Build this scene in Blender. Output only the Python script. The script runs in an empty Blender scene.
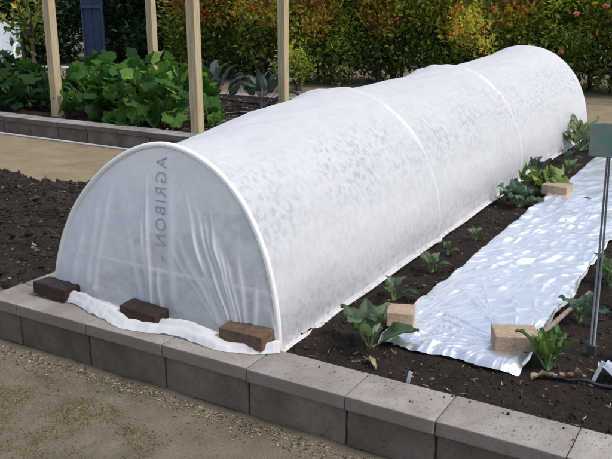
import bpy, math, random
import numpy as np
from mathutils import noise as mnoise, Vector
PI = math.pi
rng = np.random.default_rng(7)
random.seed(7)
S = bpy.context.scene
COL = S.collection

# ---------------------------------------------------------------- helpers
def link(o, parent=None):
    COL.objects.link(o)
    if parent is not None:
        o.parent = parent
    return o

def mesh(name, V, F, mat=None, parent=None, smooth=False, attrs=None):
    V = np.asarray(V, dtype=float)
    me = bpy.data.meshes.new(name)
    me.from_pydata(V.tolist(), [], F if isinstance(F, list) else F.tolist())
    if attrs:
        for k, a in attrs.items():
            at = me.attributes.new(k, 'FLOAT', 'POINT')
            at.data.foreach_set('value', np.asarray(a, dtype=np.float32))
    if smooth:
        me.polygons.foreach_set('use_smooth', [True] * len(me.polygons))
    if mat is not None:
        me.materials.append(mat)
    me.update()
    o = bpy.data.objects.new(name, me)
    return link(o, parent)

def tag(o, label=None, cat=None, group=None, kind=None):
    if label: o['label'] = label
    if cat: o['category'] = cat
    if group: o['group'] = group
    if kind: o['kind'] = kind
    return o

def empty(name, loc, label, cat, group=None, rz=0):
    o = bpy.data.objects.new(name, None)
    o.empty_display_size = 0.05
    o.location = loc
    o.rotation_euler = (0, 0, rz)
    link(o)
    return tag(o, label, cat, group)

def grid_faces(nu, nv, close=False):
    f = []
    for i in range(nu - 1):
        for j in range(nv - 1):
            a = i * nv + j
            f.append((a, a + nv, a + nv + 1, a + 1))
        if close:
            a = i * nv + nv - 1
            f.append((a, a + nv, (i + 1) * nv, i * nv))
    return f

def join(parts):
    """parts: list of (V,F[,attr]) -> V,F,attr"""
    Vs, Fs, As, off = [], [], [], 0
    for p in parts:
        V = np.asarray(p[0], float)
        Vs.append(V)
        Fs += [tuple(int(i) + off for i in f) for f in p[1]]
        As.append(np.asarray(p[2]) if len(p) > 2 else np.zeros(len(V)))
        off += len(V)
    return np.vstack(Vs), Fs, np.concatenate(As)

def tube(pts, r, n=8, cap=True):
    P = np.asarray(pts, float)
    m = len(P)
    R = np.full(m, r) if np.isscalar(r) else np.asarray(r, float)
    T = np.gradient(P, axis=0)
    T /= np.linalg.norm(T, axis=1)[:, None] + 1e-9
    up = np.array([0, 0, 1.0]) if abs(T[0, 2]) < .9 else np.array([1.0, 0, 0])
    V = []
    for i in range(m):
        s = np.cross(T[i], up)
        s /= np.linalg.norm(s) + 1e-9
        w = np.cross(s, T[i])
        up = w
        for k in range(n):
            a = 2 * PI * k / n
            V.append(P[i] + R[i] * (math.cos(a) * s + math.sin(a) * w))
    F = grid_faces(m, n, True)
    if cap:
        F.append(tuple(range(n))[::-1])
        F.append(tuple((m - 1) * n + k for k in range(n)))
    return np.array(V), F

def box(cx, cy, cz, sx, sy, sz, ch=0.0, rz=0.0):
    """box with chamfered edges"""
    hx, hy, hz = sx / 2, sy / 2, sz / 2
    if ch <= 0:
        V = np.array([(x, y, z) for x in (-hx, hx) for y in (-hy, hy) for z in (-hz, hz)])
        F = [(0, 1, 3, 2), (4, 6, 7, 5), (0, 4, 5, 1), (2, 3, 7, 6), (0, 2, 6, 4), (1, 5, 7, 3)]
    else:
        prof = []
        c = min(ch, hx, hy, hz)
        rings = [(-hz, c), (-hz + c, 0), (hz - c, 0), (hz, c)]
        V = []
        for z, k in rings:
            x, y = hx - k, hy - k
            q = c * .8
            V += [(-x + q, -y, z), (x - q, -y, z), (x, -y + q, z), (x, y - q, z),
                  (x - q, y, z), (-x + q, y, z), (-x, y - q, z), (-x, -y + q, z)]
        V = np.array(V)
        F = []
        for i in range(3):
            for k in range(8):
                a = i * 8 + k
                b = i * 8 + (k + 1) % 8
                F.append((a, b, b + 8, a + 8))
        F.append(tuple(range(8))[::-1])
        F.append(tuple(range(24, 32)))
    c_, s_ = math.cos(rz), math.sin(rz)
    V = np.stack([V[:, 0] * c_ - V[:, 1] * s_ + cx, V[:, 0] * s_ + V[:, 1] * c_ + cy, V[:, 2] + cz], 1)
    return V, F

def fbm(x, y, z=0.0, sc=1.0, o=4):
    return mnoise.fractal(Vector((x * sc, y * sc, z * sc)), 1.0, 2.0, o)
def nz(x, y, z=0.0, sc=1.0):
    return mnoise.noise(Vector((x * sc, y * sc, z * sc)))

def rough_box(sx, sy, sz, n=10, amp=.003, rnd=.012, seed=0, sc=18):
    """worn brick / stone: subdivided rounded box, noisy"""
    V, F = [], []
    idx = {}
    LIN = []
    for d_ in (sx, sy, sz):
        e1 = min(.4, rnd / (d_ / 2)); inn = np.linspace(-1 + e1, 1 - e1, n - 3)
        LIN.append(np.concatenate([[-1, -1 + e1 * .45], inn, [1 - e1 * .45, 1]]))
    def vid(p):
        k = tuple(np.round(p, 5))
        if k not in idx:
            idx[k] = len(V)
            V.append(p)
        return idx[k]
    for ax in range(3):
        for sg in (-1, 1):
            for i in range(n):
                for j in range(n):
                    q = []
                    for (a, b) in ((i, j), (i + 1, j), (i + 1, j + 1), (i, j + 1)):
                        p = [0, 0, 0]
                        p[ax] = sg
                        p[(ax + 1) % 3] = LIN[(ax + 1) % 3][a]
                        p[(ax + 2) % 3] = LIN[(ax + 2) % 3][b]
                        q.append(vid(p))
                    F.append(tuple(q) if sg > 0 else tuple(q[::-1]))
    V = np.array(V, float)
    h = np.array([sx, sy, sz]) / 2
    P = V * h
    inner = np.clip(P, -(h - rnd), h - rnd)
    d = P - inner
    L = np.linalg.norm(d, axis=1)[:, None]
    P = np.where(L > 1e-6, inner + d / np.maximum(L, 1e-6) * np.minimum(L, rnd), P)
    out = []
    for p in P:
        q = Vector(p) * sc + Vector((seed * 7.3, seed, 0))
        v = mnoise.noise_vector(q) * amp + mnoise.noise_vector(q * 2.7) * amp * .5
        out.append(p + np.array(v))
    return np.array(out), F

# ---------------------------------------------------------------- node materials
def new_mat(name):
    m = bpy.data.materials.new(name)
    m.use_nodes = True
    nt = m.node_tree
    for n in list(nt.nodes):
        nt.nodes.remove(n)
    out = nt.nodes.new('ShaderNodeOutputMaterial')
    return m, nt, out

def N(nt, t, **kw):
    n = nt.nodes.new(t)
    for k, v in kw.items():
        if k.startswith('i_'):
            key = k[2:]
            key = int(key) if key.isdigit() else key.replace('_', ' ')
            n.inputs[key].default_value = v
        else:
            setattr(n, k, v)
    return n

def ramp(nt, fac, stops, interp='LINEAR'):
    r = nt.nodes.new('ShaderNodeValToRGB')
    cr = r.color_ramp
    cr.interpolation = interp
    while len(cr.elements) > 1:
        cr.elements.remove(cr.elements[-1])
    cr.elements[0].position = stops[0][0]
    cr.elements[0].color = (*stops[0][1], 1) if len(stops[0][1]) == 3 else stops[0][1]
    for p, c in stops[1:]:
        e = cr.elements.new(p)
        e.color = (*c, 1)
    nt.links.new(fac, r.inputs[0])
    return r.outputs[0]

def coords(nt, kind='Object'):
    return nt.nodes.new('ShaderNodeTexCoord').outputs[kind]

def noise_n(nt, vec, scale, detail=5, rough=.6, dist=0.0):
    n = N(nt, 'ShaderNodeTexNoise')
    n.inputs['Scale'].default_value = scale
    n.inputs['Detail'].default_value = detail
    n.inputs['Roughness'].default_value = rough
    n.inputs['Distortion'].default_value = dist
    nt.links.new(vec, n.inputs['Vector'])
    return n.outputs['Fac']

def mixc(nt, fac, a, b, mode='MIX'):
    m = N(nt, 'ShaderNodeMix', data_type='RGBA', blend_type=mode)
    for sock, v in ((m.inputs[0], fac), (m.inputs[6], a), (m.inputs[7], b)):
        if hasattr(v, 'is_linked') or hasattr(v, 'links'):
            nt.links.new(v, sock)
        elif isinstance(v, (int, float)):
            sock.default_value = v
        else:
            sock.default_value = (*v, 1)
    return m.outputs[2]

def math_n(nt, op, a, b=None, c=None, clamp=False):
    m = N(nt, 'ShaderNodeMath', operation=op, use_clamp=clamp)
    for i, v in enumerate((a, b, c)):
        if v is None: continue
        if isinstance(v, (int, float)):
            m.inputs[i].default_value = v
        else:
            nt.links.new(v, m.inputs[i])
    return m.outputs[0]

def bump(nt, h, strength=.5, dist=.01, normal=None):
    b = N(nt, 'ShaderNodeBump')
    b.inputs['Strength'].default_value = strength
    b.inputs['Distance'].default_value = dist
    nt.links.new(h, b.inputs['Height'])
    if normal is not None:
        nt.links.new(normal, b.inputs['Normal'])
    return b.outputs[0]

def principled(nt, out, color, rough=.8, normal=None, metallic=0.0, spec=.5):
    p = N(nt, 'ShaderNodeBsdfPrincipled')
    if isinstance(color, tuple):
        p.inputs['Base Color'].default_value = (*color, 1)
    else:
        nt.links.new(color, p.inputs['Base Color'])
    if isinstance(rough, (int, float)):
        p.inputs['Roughness'].default_value = rough
    else:
        nt.links.new(rough, p.inputs['Roughness'])
    p.inputs['Metallic'].default_value = metallic
    p.inputs['Specular IOR Level'].default_value = spec
    if normal is not None:
        nt.links.new(normal, p.inputs['Normal'])
    if out is not None:
        nt.links.new(p.outputs[0], out.inputs[0])
    return p.outputs[0]

def speckle_mat(name, stops, scale=12, fine=90, bstr=.6, bdist=.01, rough=.95, fine_amt=.5, kind='Object', extra=None):
    m, nt, out = new_mat(name)
    co = coords(nt, kind)
    a = noise_n(nt, co, scale, 6, .65)
    f = noise_n(nt, co, fine, 4, .7)
    mix = math_n(nt, 'ADD', math_n(nt, 'MULTIPLY', a, 1 - fine_amt), math_n(nt, 'MULTIPLY', f, fine_amt))
    c = ramp(nt, mix, stops)
    if extra: c = extra(nt, co, c)
    principled(nt, out, c, rough, bump(nt, mix, bstr, bdist), spec=.25)
    return m

def leaf_mat(name, stops, trans=.35, rough=.5, spec=.35, attr='tint'):
    m, nt, out = new_mat(name)
    at = N(nt, 'ShaderNodeAttribute', attribute_name=attr)
    co = coords(nt, 'Object')
    n1 = noise_n(nt, co, 30, 3, .6)
    n2 = noise_n(nt, co, 95, 4, .7)
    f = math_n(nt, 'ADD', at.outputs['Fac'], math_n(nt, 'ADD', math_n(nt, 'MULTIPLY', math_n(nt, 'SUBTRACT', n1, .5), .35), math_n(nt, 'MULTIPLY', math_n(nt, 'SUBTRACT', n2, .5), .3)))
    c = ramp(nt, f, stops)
    ps = principled(nt, None, c, rough, bump(nt, n2, .3, .004), spec=spec)
    tr = N(nt, 'ShaderNodeBsdfTranslucent')
    tc = mixc(nt, 1.0, c, (1.6, 1.7, .7), 'MULTIPLY')
    nt.links.new(tc, tr.inputs[0])
    mx = N(nt, 'ShaderNodeMixShader')
    mx.inputs[0].default_value = trans
    nt.links.new(ps, mx.inputs[1]); nt.links.new(tr.outputs[0], mx.inputs[2])
    nt.links.new(mx.outputs[0], out.inputs[0])
    return m

# --- stone
def stone_mat(name, c1, c2, c3, stain=None, riser_shade=None):
    m, nt, out = new_mat(name)
    co = coords(nt)
    oi = N(nt, 'ShaderNodeObjectInfo')
    sh = N(nt, 'ShaderNodeVectorMath', operation='ADD')
    nt.links.new(co, sh.inputs[0])
    cmb = N(nt, 'ShaderNodeCombineXYZ')
    rr = math_n(nt, 'MULTIPLY', oi.outputs['Random'], 40)
    nt.links.new(rr, cmb.inputs[2])
    nt.links.new(cmb.outputs[0], sh.inputs[1])
    v = sh.outputs[0]
    a = noise_n(nt, v, 6, 6, .6)
    f = noise_n(nt, v, 140, 3, .7)
    g = noise_n(nt, v, 32, 5, .7)
    c = ramp(nt, a, [(.3, c1), (.5, c2), (.72, c3)])
    pr = noise_n(nt, v, 75, 4, .75)
    pk = ramp(nt, pr, [(.58, (0, 0, 0)), (.66, (.8, .8, .8))])
    c = mixc(nt, math_n(nt, 'MULTIPLY', f, .35), c, mixc(nt, .5, c, (0.02, .018, .016)))
    c = mixc(nt, pk, c, mixc(nt, .55, c, (0.03, .025, .02)))
    bl = noise_n(nt, v, 2.6, 4, .6, .5)
    c = mixc(nt, ramp(nt, bl, [(.40, (.55, .55, .55)), (.6, (0, 0, 0))]), c, mixc(nt, .5, c, (.07, .05, .035)))
    br = math_n(nt, 'ADD', math_n(nt, 'MULTIPLY', oi.outputs['Random'], .3), .82)
    hs = N(nt, 'ShaderNodeHueSaturation')
    nt.links.new(br, hs.inputs['Value']); nt.links.new(c, hs.inputs['Color'])
    c = hs.outputs[0]
    if stain:
        sn = noise_n(nt, v, 4.5, 4, .6, .6)
        k = ramp(nt, sn, [(.52, (0, 0, 0)), (.7, (.75, .75, .75))])
        c = mixc(nt, k, c, stain)
    if riser_shade:
        # upright faces turned darker brown: their shade is painted into the colour
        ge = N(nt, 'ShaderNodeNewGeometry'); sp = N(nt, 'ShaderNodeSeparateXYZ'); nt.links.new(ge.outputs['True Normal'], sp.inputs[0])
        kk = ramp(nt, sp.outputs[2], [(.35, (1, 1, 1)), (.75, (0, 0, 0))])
        c = mixc(nt, kk, c, mixc(nt, .72, c, riser_shade))
    h = math_n(nt, 'SUBTRACT', math_n(nt, 'ADD', math_n(nt, 'MULTIPLY', g, .6), math_n(nt, 'MULTIPLY', f, .4)), math_n(nt, 'MULTIPLY', pk, .25))
    principled(nt, out, c, .93, bump(nt, h, .7, .006), spec=.25)
    return m

M_cap = stone_mat('cap_concrete', (.235, .212, .195), (.305, .278, .258), (.365, .336, .314), stain=(.22, .19, .165), riser_shade=(.20, .16, .13))
M_block = stone_mat('wall_block_concrete', (.12, .09, .07), (.18, .14, .112), (.245, .20, .165), stain=(.11, .10, .07))
M_farcap = stone_mat('far_cap_concrete', (.22, .20, .19), (.32, .30, .29), (.42, .40, .38), stain=(.10, .08, .06), riser_shade=(.085, .06, .05))
M_mortar = speckle_mat('joint_dust', [(.3, (.10, .085, .075)), (.6, (.22, .2, .18))])

M_soil = speckle_mat('garden_soil', [(.30, (.008, .005, .004)), (.5, (.019, .013, .0095)), (.68, (.042, .029, .021)), (.8, (.12, .09, .065))], 9, 75, 1.0, .03)
M_clod = speckle_mat('soil_clod', [(.30, (.016, .010, .008)), (.55, (.05, .034, .025)), (.75, (.12, .09, .068))], 14, 120, .8, .01)
def _moss(nt, co, c):
    a = noise_n(nt, co, 2.3, 5, .7)
    k = ramp(nt, a, [(.5, (0, 0, 0)), (.66, (.55, .55, .55))])
    return mixc(nt, k, c, (.085, .078, .035))
M_ground = speckle_mat('sandy_ground', [(.30, (.095, .076, .052)), (.45, (.165, .135, .095)), (.6, (.225, .19, .14)), (.74, (.31, .27, .21))], 7, 170, 1.0, .014, fine_amt=.58, extra=_moss)
M_path = speckle_mat('straw_path', [(.3, (.13, .10, .062)), (.5, (.215, .17, .105)), (.7, (.30, .245, .16))], 4, 80, .6, .012)
M_darksoil = speckle_mat('mulched_soil', [(.30, (.008, .006, .005)), (.5, (.024, .018, .013)), (.66, (.06, .046, .033)), (.8, (.13, .105, .08))], 5, 55, 1.0, .04)

M_wood, nt, out = new_mat('post_wood')
co = coords(nt)
mp = N(nt, 'ShaderNodeMapping'); mp.inputs['Scale'].default_value = (14, 14, 1.0)
nt.links.new(co, mp.inputs[0])
a = noise_n(nt, mp.outputs[0], 3, 6, .65, .4)
f = noise_n(nt, co, 5, 4, .6)
c = ramp(nt, a, [(.3, (.28, .20, .10)), (.5, (.44, .345, .20)), (.7, (.56, .46, .29))])
c = mixc(nt, math_n(nt, 'MULTIPLY', f, .4), c, (.40, .34, .22))
principled(nt, out, c, .75, bump(nt, a, .4, .004), spec=.3)

def simple(name, col, rough=.6, metallic=0, var=.15, sc=20, spec=.5, bs=.15):
    m, nt, out = new_mat(name)
    co = coords(nt)
    a = noise_n(nt, co, sc, 5, .6)
    lo = tuple(x * (1 - var) for x in col); hi = tuple(min(1, x * (1 + var)) for x in col)
    c = ramp(nt, a, [(.3, lo), (.7, hi)])
    principled(nt, out, c, rough, bump(nt, a, bs, .003), metallic, spec)
    return m

# --- row cover fabric
def fabric(name, t0, t1, dirt_shadow=False):
    m, nt, out = new_mat(name)
    co = coords(nt)
    a = noise_n(nt, co, 4, 5, .6)
    w = noise_n(nt, co, 26, 4, .65)
    fi = noise_n(nt, co, 420, 2, .5)
    col = ramp(nt, a, [(.35, (.86, .87, .90)), (.65, (.90, .905, .925))])
    at = N(nt, 'ShaderNodeAttribute', attribute_name='fold')
    tr = math_n(nt, 'MULTIPLY_ADD', ramp(nt, w, [(.35, (0, 0, 0)), (.7, (1, 1, 1))]), t1 - t0, t0)
    tr = math_n(nt, 'MULTIPLY', tr, math_n(nt, 'SUBTRACT', 1.0, at.outputs['Fac'], clamp=True))
    if dirt_shadow:
        # splashed soil, blotches of their own shape
        sx = N(nt, 'ShaderNodeSeparateXYZ'); nt.links.new(co, sx.inputs[0])
        hz = ramp(nt, sx.outputs[2], [(.0, (1, 1, 1)), (.10, (.8, .8, .8)), (.24, (0, 0, 0))])
        s1 = noise_n(nt, co, 34, 5, .75)
        k = math_n(nt, 'MULTIPLY', hz, ramp(nt, s1, [(.47, (0, 0, 0)), (.66, (.6, .6, .6))]))
        col = mixc(nt, k, col, (.38, .35, .30))
        # mottled band half way up: shadows of the inner plants painted into colour
        hb = ramp(nt, sx.outputs[2], [(.30, (0, 0, 0)), (.44, (1, 1, 1)), (.60, (1, 1, 1)), (.69, (0, 0, 0))])
        s2 = noise_n(nt, co, 30, 4, .62, .1)
        s3 = noise_n(nt, co, 2.2, 2, .5)
        k2 = math_n(nt, 'MULTIPLY', math_n(nt, 'MULTIPLY', hb, ramp(nt, s2, [(.48, (0, 0, 0)), (.62, (.75, .75, .75))])), ramp(nt, s3, [(.30, (.15, .15, .15)), (.55, (1, 1, 1))]))
        col = mixc(nt, k2, col, (.60, .60, .67))
        dk = math_n(nt, 'SUBTRACT', 1.0, k)
        tr = math_n(nt, 'MULTIPLY', tr, dk)
    bmp = bump(nt, math_n(nt, 'ADD', math_n(nt, 'MULTIPLY', w, .6), math_n(nt, 'MULTIPLY', fi, .12)), (.16 if dirt_shadow else .25), .012)
    d = N(nt, 'ShaderNodeBsdfDiffuse'); nt.links.new(col, d.inputs[0]); nt.links.new(bmp, d.inputs['Normal'])
    l = N(nt, 'ShaderNodeBsdfTranslucent'); nt.links.new(col, l.inputs[0]); nt.links.new(bmp, l.inputs['Normal'])
    g = N(nt, 'ShaderNodeBsdfGlossy'); g.inputs['Roughness'].default_value = .45
    nt.links.new(bmp, g.inputs['Normal'])
    m1 = N(nt, 'ShaderNodeMixShader'); m1.inputs[0].default_value = .42
    nt.links.new(d.outputs[0], m1.inputs[1]); nt.links.new(l.outputs[0], m1.inputs[2])
    m3 = N(nt, 'ShaderNodeMixShader'); m3.inputs[0].default_value = .05
    nt.links.new(m1.outputs[0], m3.inputs[1]); nt.links.new(g.outputs[0], m3.inputs[2])
    tp = N(nt, 'ShaderNodeBsdfTransparent')
    m2 = N(nt, 'ShaderNodeMixShader'); nt.links.new(tr, m2.inputs[0])
    nt.links.new(m3.outputs[0], m2.inputs[1]); nt.links.new(tp.outputs[0], m2.inputs[2])
    nt.links.new(m2.outputs[0], out.inputs[0])
    return m
M_fab = fabric('row_cover_fleece', .13, .23, True)
M_fabend = fabric('row_cover_fleece_end', .17, .34)
M_hoop = simple('white_conduit', (.66, .65, .60), .45, var=.05)
M_hoopseam = simple('hoop_under_fleece', (.74, .73, .70), .6, var=.05)
M_ink = simple('faded_grey_print', (.34, .36, .41), .8, var=.25, sc=60)

# --- foil
M_foil, nt, out = new_mat('silver_mulch_film')
co = coords(nt)
w = noise_n(nt, co, 12, 4, .6, 1.2)
w2 = noise_n(nt, co, 60, 3, .6, .4)
h = math_n(nt, 'ADD', w, math_n(nt, 'MULTIPLY', w2, .25))
nb = bump(nt, h, .10, .008)
p1 = principled(nt, None, (.95, .945, .93), .30, nb, 1.0)
d1 = N(nt, 'ShaderNodeBsdfDiffuse'); d1.inputs[0].default_value = (.86, .88, .93, 1); nt.links.new(nb, d1.inputs['Normal'])
mx = N(nt, 'ShaderNodeMixShader'); mx.inputs[0].default_value = .12
nt.links.new(p1, mx.inputs[1]); nt.links.new(d1.outputs[0], mx.inputs[2]); nt.links.new(mx.outputs[0], out.inputs[0])

def brick_mat(name, cols, rough, spec):
    return speckle_mat(name, cols, 22, 110, .8, .006, rough)
M_brick_dark = speckle_mat('wet_clay_brick', [(.35, (.010, .006, .005)), (.5, (.028, .014, .011)), (.65, (.06, .03, .021)), (.78, (.13, .08, .06))], 22, 110, .8, .006, .42)
M_brick_brown = speckle_mat('brown_clay_brick', [(.35, (.06, .037, .024)), (.5, (.11, .07, .045)), (.7, (.18, .12, .08))], 22, 110, .7, .005, .8)
M_brick_tan = speckle_mat('tan_paver', [(.33, (.15, .105, .07)), (.42, (.30, .22, .155)), (.55, (.38, .29, .21)), (.7, (.48, .39, .30))], 18, 90, .9, .005, .9, fine_amt=.6)

# ---------------------------------------------------------------- geometry constants
ZG = -0.20
HX, HA = -2.13, .60          # tunnel centre line, half width

def axis_pts(dense_lo, dense_hi, step, lo, hi, k=22):
    d = np.arange(dense_lo, dense_hi, step)
    a = dense_lo - np.geomspace(step, dense_lo - lo, k)[::-1]
    b = dense_hi + np.geomspace(step, hi - dense_hi, k)
    return np.concatenate([a, d, b])

# ground sheet
xs = axis_pts(-3.4, .6, .03, -70, 60)
ys = axis_pts(.9, 2.3, .03, -40, 90)
def gz(x, y):
    return ZG + .010 * fbm(x, y, 0, 2.2) + .004 * fbm(x, y, 3, 14)
V = []
for x in xs:
    for y in ys:
        near = 1.0 if (-4 < x < 1.5 and 0 < y < 3) else .0
        z = ZG + (.010 * fbm(x, y, 0, 2.2) + .004 * fbm(x, y, 3, 14)) * near
        V.append((x, y, z))
g = mesh('ground', V, grid_faces(len(xs), len(ys)), M_ground, smooth=True)
tag(g, 'sandy grey brown ground with mossy patches', kind='structure')

def patch(name, x0, x1, y0, y1, step, zfun, mat, label, edge=.0):
    X = np.arange(x0, x1 + step, step); Y = np.arange(y0, y1 + step, step)
    V = []
    for x in X:
        for y in Y:
            xx = x; yy = y
            if edge:
                if y <= y0 + 1e-6 or y >= y1 - step * .5: yy = y + edge * nz(x, y, 5, 2.5)
            V.append((xx, yy, zfun(x, y)))
    return tag(mesh(name, V, grid_faces(len(X), len(Y)), mat, smooth=True), label, kind='structure')

# dark soil to the left of the bed, tan path beyond
def zl(x, y):
    e = min(1, (x1l - x) / .06, (y - 2.0) / .1, max(0, 4.55 + .12 * nz(x, y, 2, 2.2) - y) / .12)
    return ZG - .012 + max(e, 0) * (.04 + .045 * fbm(x, y, 1, 3.5) + .034 * fbm(x, y, 2, 13))
x1l = -2.93
patch('soil', -8.5, x1l, 2.0, 4.7, .035, zl, M_darksoil, 'dark loose soil with debris left of the raised bed')
patch('path', -12, -4.42, 4.35, 5.74, .12, lambda x, y: ZG + .006 + .004 * nz(x, y, 0, 3), M_path, 'tan dusty path between the beds')
patch('path', -3.8, 6, 8.75, 11.2, .25, lambda x, y: ZG + .006, M_path, 'tan path behind the tunnel bed')

# raised-bed soil
def zs(x, y):
    return -.045 + .016 * fbm(x, y, 1, 3.2) + .012 * fbm(x, y, 4, 17) + .02 * math.exp(-((x + 1.0) / .35) ** 2)
patch('soil', -2.75, .8, 2.38, 8.4, .03, zs, M_soil, 'dark damp soil filling the raised bed')

# ---------------------------------------------------------------- block walls
def wall(name, loc, label, runs, mat_cap=M_cap, mat_block=M_block, capd=.195, lip=0.0):
    """runs: list of (axis, start list of joints, fixed coordinate, side)"""
    root = empty(name, loc, label, 'wall')
    L = np.array(loc)
    for (ax, joints, fix, side, sub) in runs:
        for a, b in zip(joints[:-1], joints[1:]):
            w = abs(b - a)
            c = (a + b) / 2
            j = rng.normal(0, .0018)
            gap = .004
            nseg = max(2, int(w / .04))
            # cap stone
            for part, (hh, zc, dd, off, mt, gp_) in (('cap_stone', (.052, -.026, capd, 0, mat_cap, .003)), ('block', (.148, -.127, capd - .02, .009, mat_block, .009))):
                mid = fix + side * (capd / 2 + (0 if part == 'cap_stone' else 0))
                if ax == 'x':
                    V, F = rough_box(w - gp_, dd, hh, 14, .0012 if part == 'cap_stone' else .003, .0035 if part == 'cap_stone' else .006, rng.integers(99), 16)
                    V = V + np.array([c, mid + j + (.0 if part == 'cap_stone' else off * .5), zc + rng.normal(0, .0012)]) - L
                else:
                    V, F = rough_box(dd, w - gp_, hh, 12, .0016, .006, rng.integers(99), 16)
                    V = V + np.array([mid + j, c, zc]) - L
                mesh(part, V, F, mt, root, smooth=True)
        # joint fill
    return root

frontj = [-2.93, -2.745, -2.333, -1.93, -1.533, -1.128, -.803, -.392, .0, .4, .8]
leftj = list(np.arange(2.392, 8.6, .405))
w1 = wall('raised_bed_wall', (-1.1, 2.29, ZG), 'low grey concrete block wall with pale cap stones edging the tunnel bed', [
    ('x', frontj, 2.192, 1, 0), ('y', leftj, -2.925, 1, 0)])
# mortar core so joints are dark, recessed
V, F = box(-1.065, 2.296, -.125, 3.68, .14, .13)
mesh('mortar', V - np.array([-1.1, 2.29, ZG]), F, M_mortar, w1)

# left bed wall
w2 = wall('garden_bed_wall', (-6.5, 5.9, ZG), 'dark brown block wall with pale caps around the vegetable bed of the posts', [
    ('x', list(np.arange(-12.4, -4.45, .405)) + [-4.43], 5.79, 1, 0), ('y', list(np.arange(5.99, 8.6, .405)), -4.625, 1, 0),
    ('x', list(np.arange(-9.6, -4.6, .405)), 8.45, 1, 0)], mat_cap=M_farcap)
V, F = box(-8.4, 5.9, -.125, 7.7, .13, .13)
mesh('mortar', V - np.array([-6.5, 5.9, ZG]), F, M_mortar, w2)
patch('soil', -12.3, -4.6, 5.97, 8.5, .07, lambda x, y: -.05 + .02 * fbm(x, y, 1, 2.5) + .01 * fbm(x, y, 4, 11), M_soil, 'dark soil of the vegetable bed behind the path')
P = [(x, 5.765 + .006 * nz(x, 0, 0, 1.5), ZG + .016) for x in np.linspace(-12, -4.5, 40)]
V, F = tube(P, .011, 8)
tag(mesh('irrigation_pipe', V, F, simple('pale_pipe', (.5, .5, .49), .5)), 'thin pale irrigation pipe along the foot of the dark far wall', 'pipe')

# ---------------------------------------------------------------- tunnel
hoops = [(2.42, .735, .60), (4.02, .77, .625), (5.68, .765, .60), (7.72, .79, .62)]
def prof(th, b, a, y=0):
    # th 0 = right foot, pi = left foot
    e = .94
    c, s = math.cos(th), math.sin(th)
    x = HX + a * math.copysign(abs(c) ** e, c)
    z = b * (abs(s) ** (.94)) 
    return x, z
def hoop_dims(y):
    ys_ = [h[0] for h in hoops]
    b = np.interp(y, ys_, [h[1] for h in hoops]); a = np.interp(y, ys_, [h[2] for h in hoops])
    return b, a
HT = np.array([(-1.531,-.03),(-1.534,.083),(-1.551,.203),(-1.58,.33),(-1.627,.449),(-1.688,.55),(-1.769,.633),(-1.86,.689),(-1.955,.722),(-2.053,.734),(-2.156,.716),(-2.265,.67),(-2.382,.596),(-2.489,.497),(-2.577,.395),(-2.646,.271),(-2.699,.135),(-2.733,-.03)])
_hs = np.concatenate([[0], np.cumsum(np.hypot(*np.diff(HT, axis=0).T))]); _hs /= _hs[-1]
def _sm(a):
    t = np.linspace(0, 1, 400); v = np.interp(t, _hs, a)
    k = np.hanning(31); k /= k.sum(); p = np.pad(v, 15, mode='edge'); p[:15] = 2 * v[0] - v[15:0:-1]; p[-15:] = 2 * v[-1] - v[-2:-17:-1]
    return t, np.convolve(p, k, 'valid')
_tx, _vx = _sm(HT[:, 0]); _tz, _vz = _sm(HT[:, 1])
def trace(th):
    t = th / PI
    return float(np.interp(t, _tx, _vx)), float(np.interp(t, _tz, _vz))
def trace_top(x):
    o_ = np.argsort(_vx); return float(np.interp(x, _vx[o_], _vz[o_]))
root = empty('row_cover_tunnel', (HX, 5.0, 0), 'long white fleece row cover tunnel arched over hoops in the raised bed', 'row cover')
RL = np.array([HX, 5.0, 0.0])
nu, nv = 330, 110
V, fold = [], []
U = np.linspace(2.40, 7.74, 250)
for hy in (4.02, 5.68): U = np.concatenate([U, hy + np.linspace(-.06, .09, 34)])
U = np.unique(np.round(U, 4)); nu = len(U)
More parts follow.
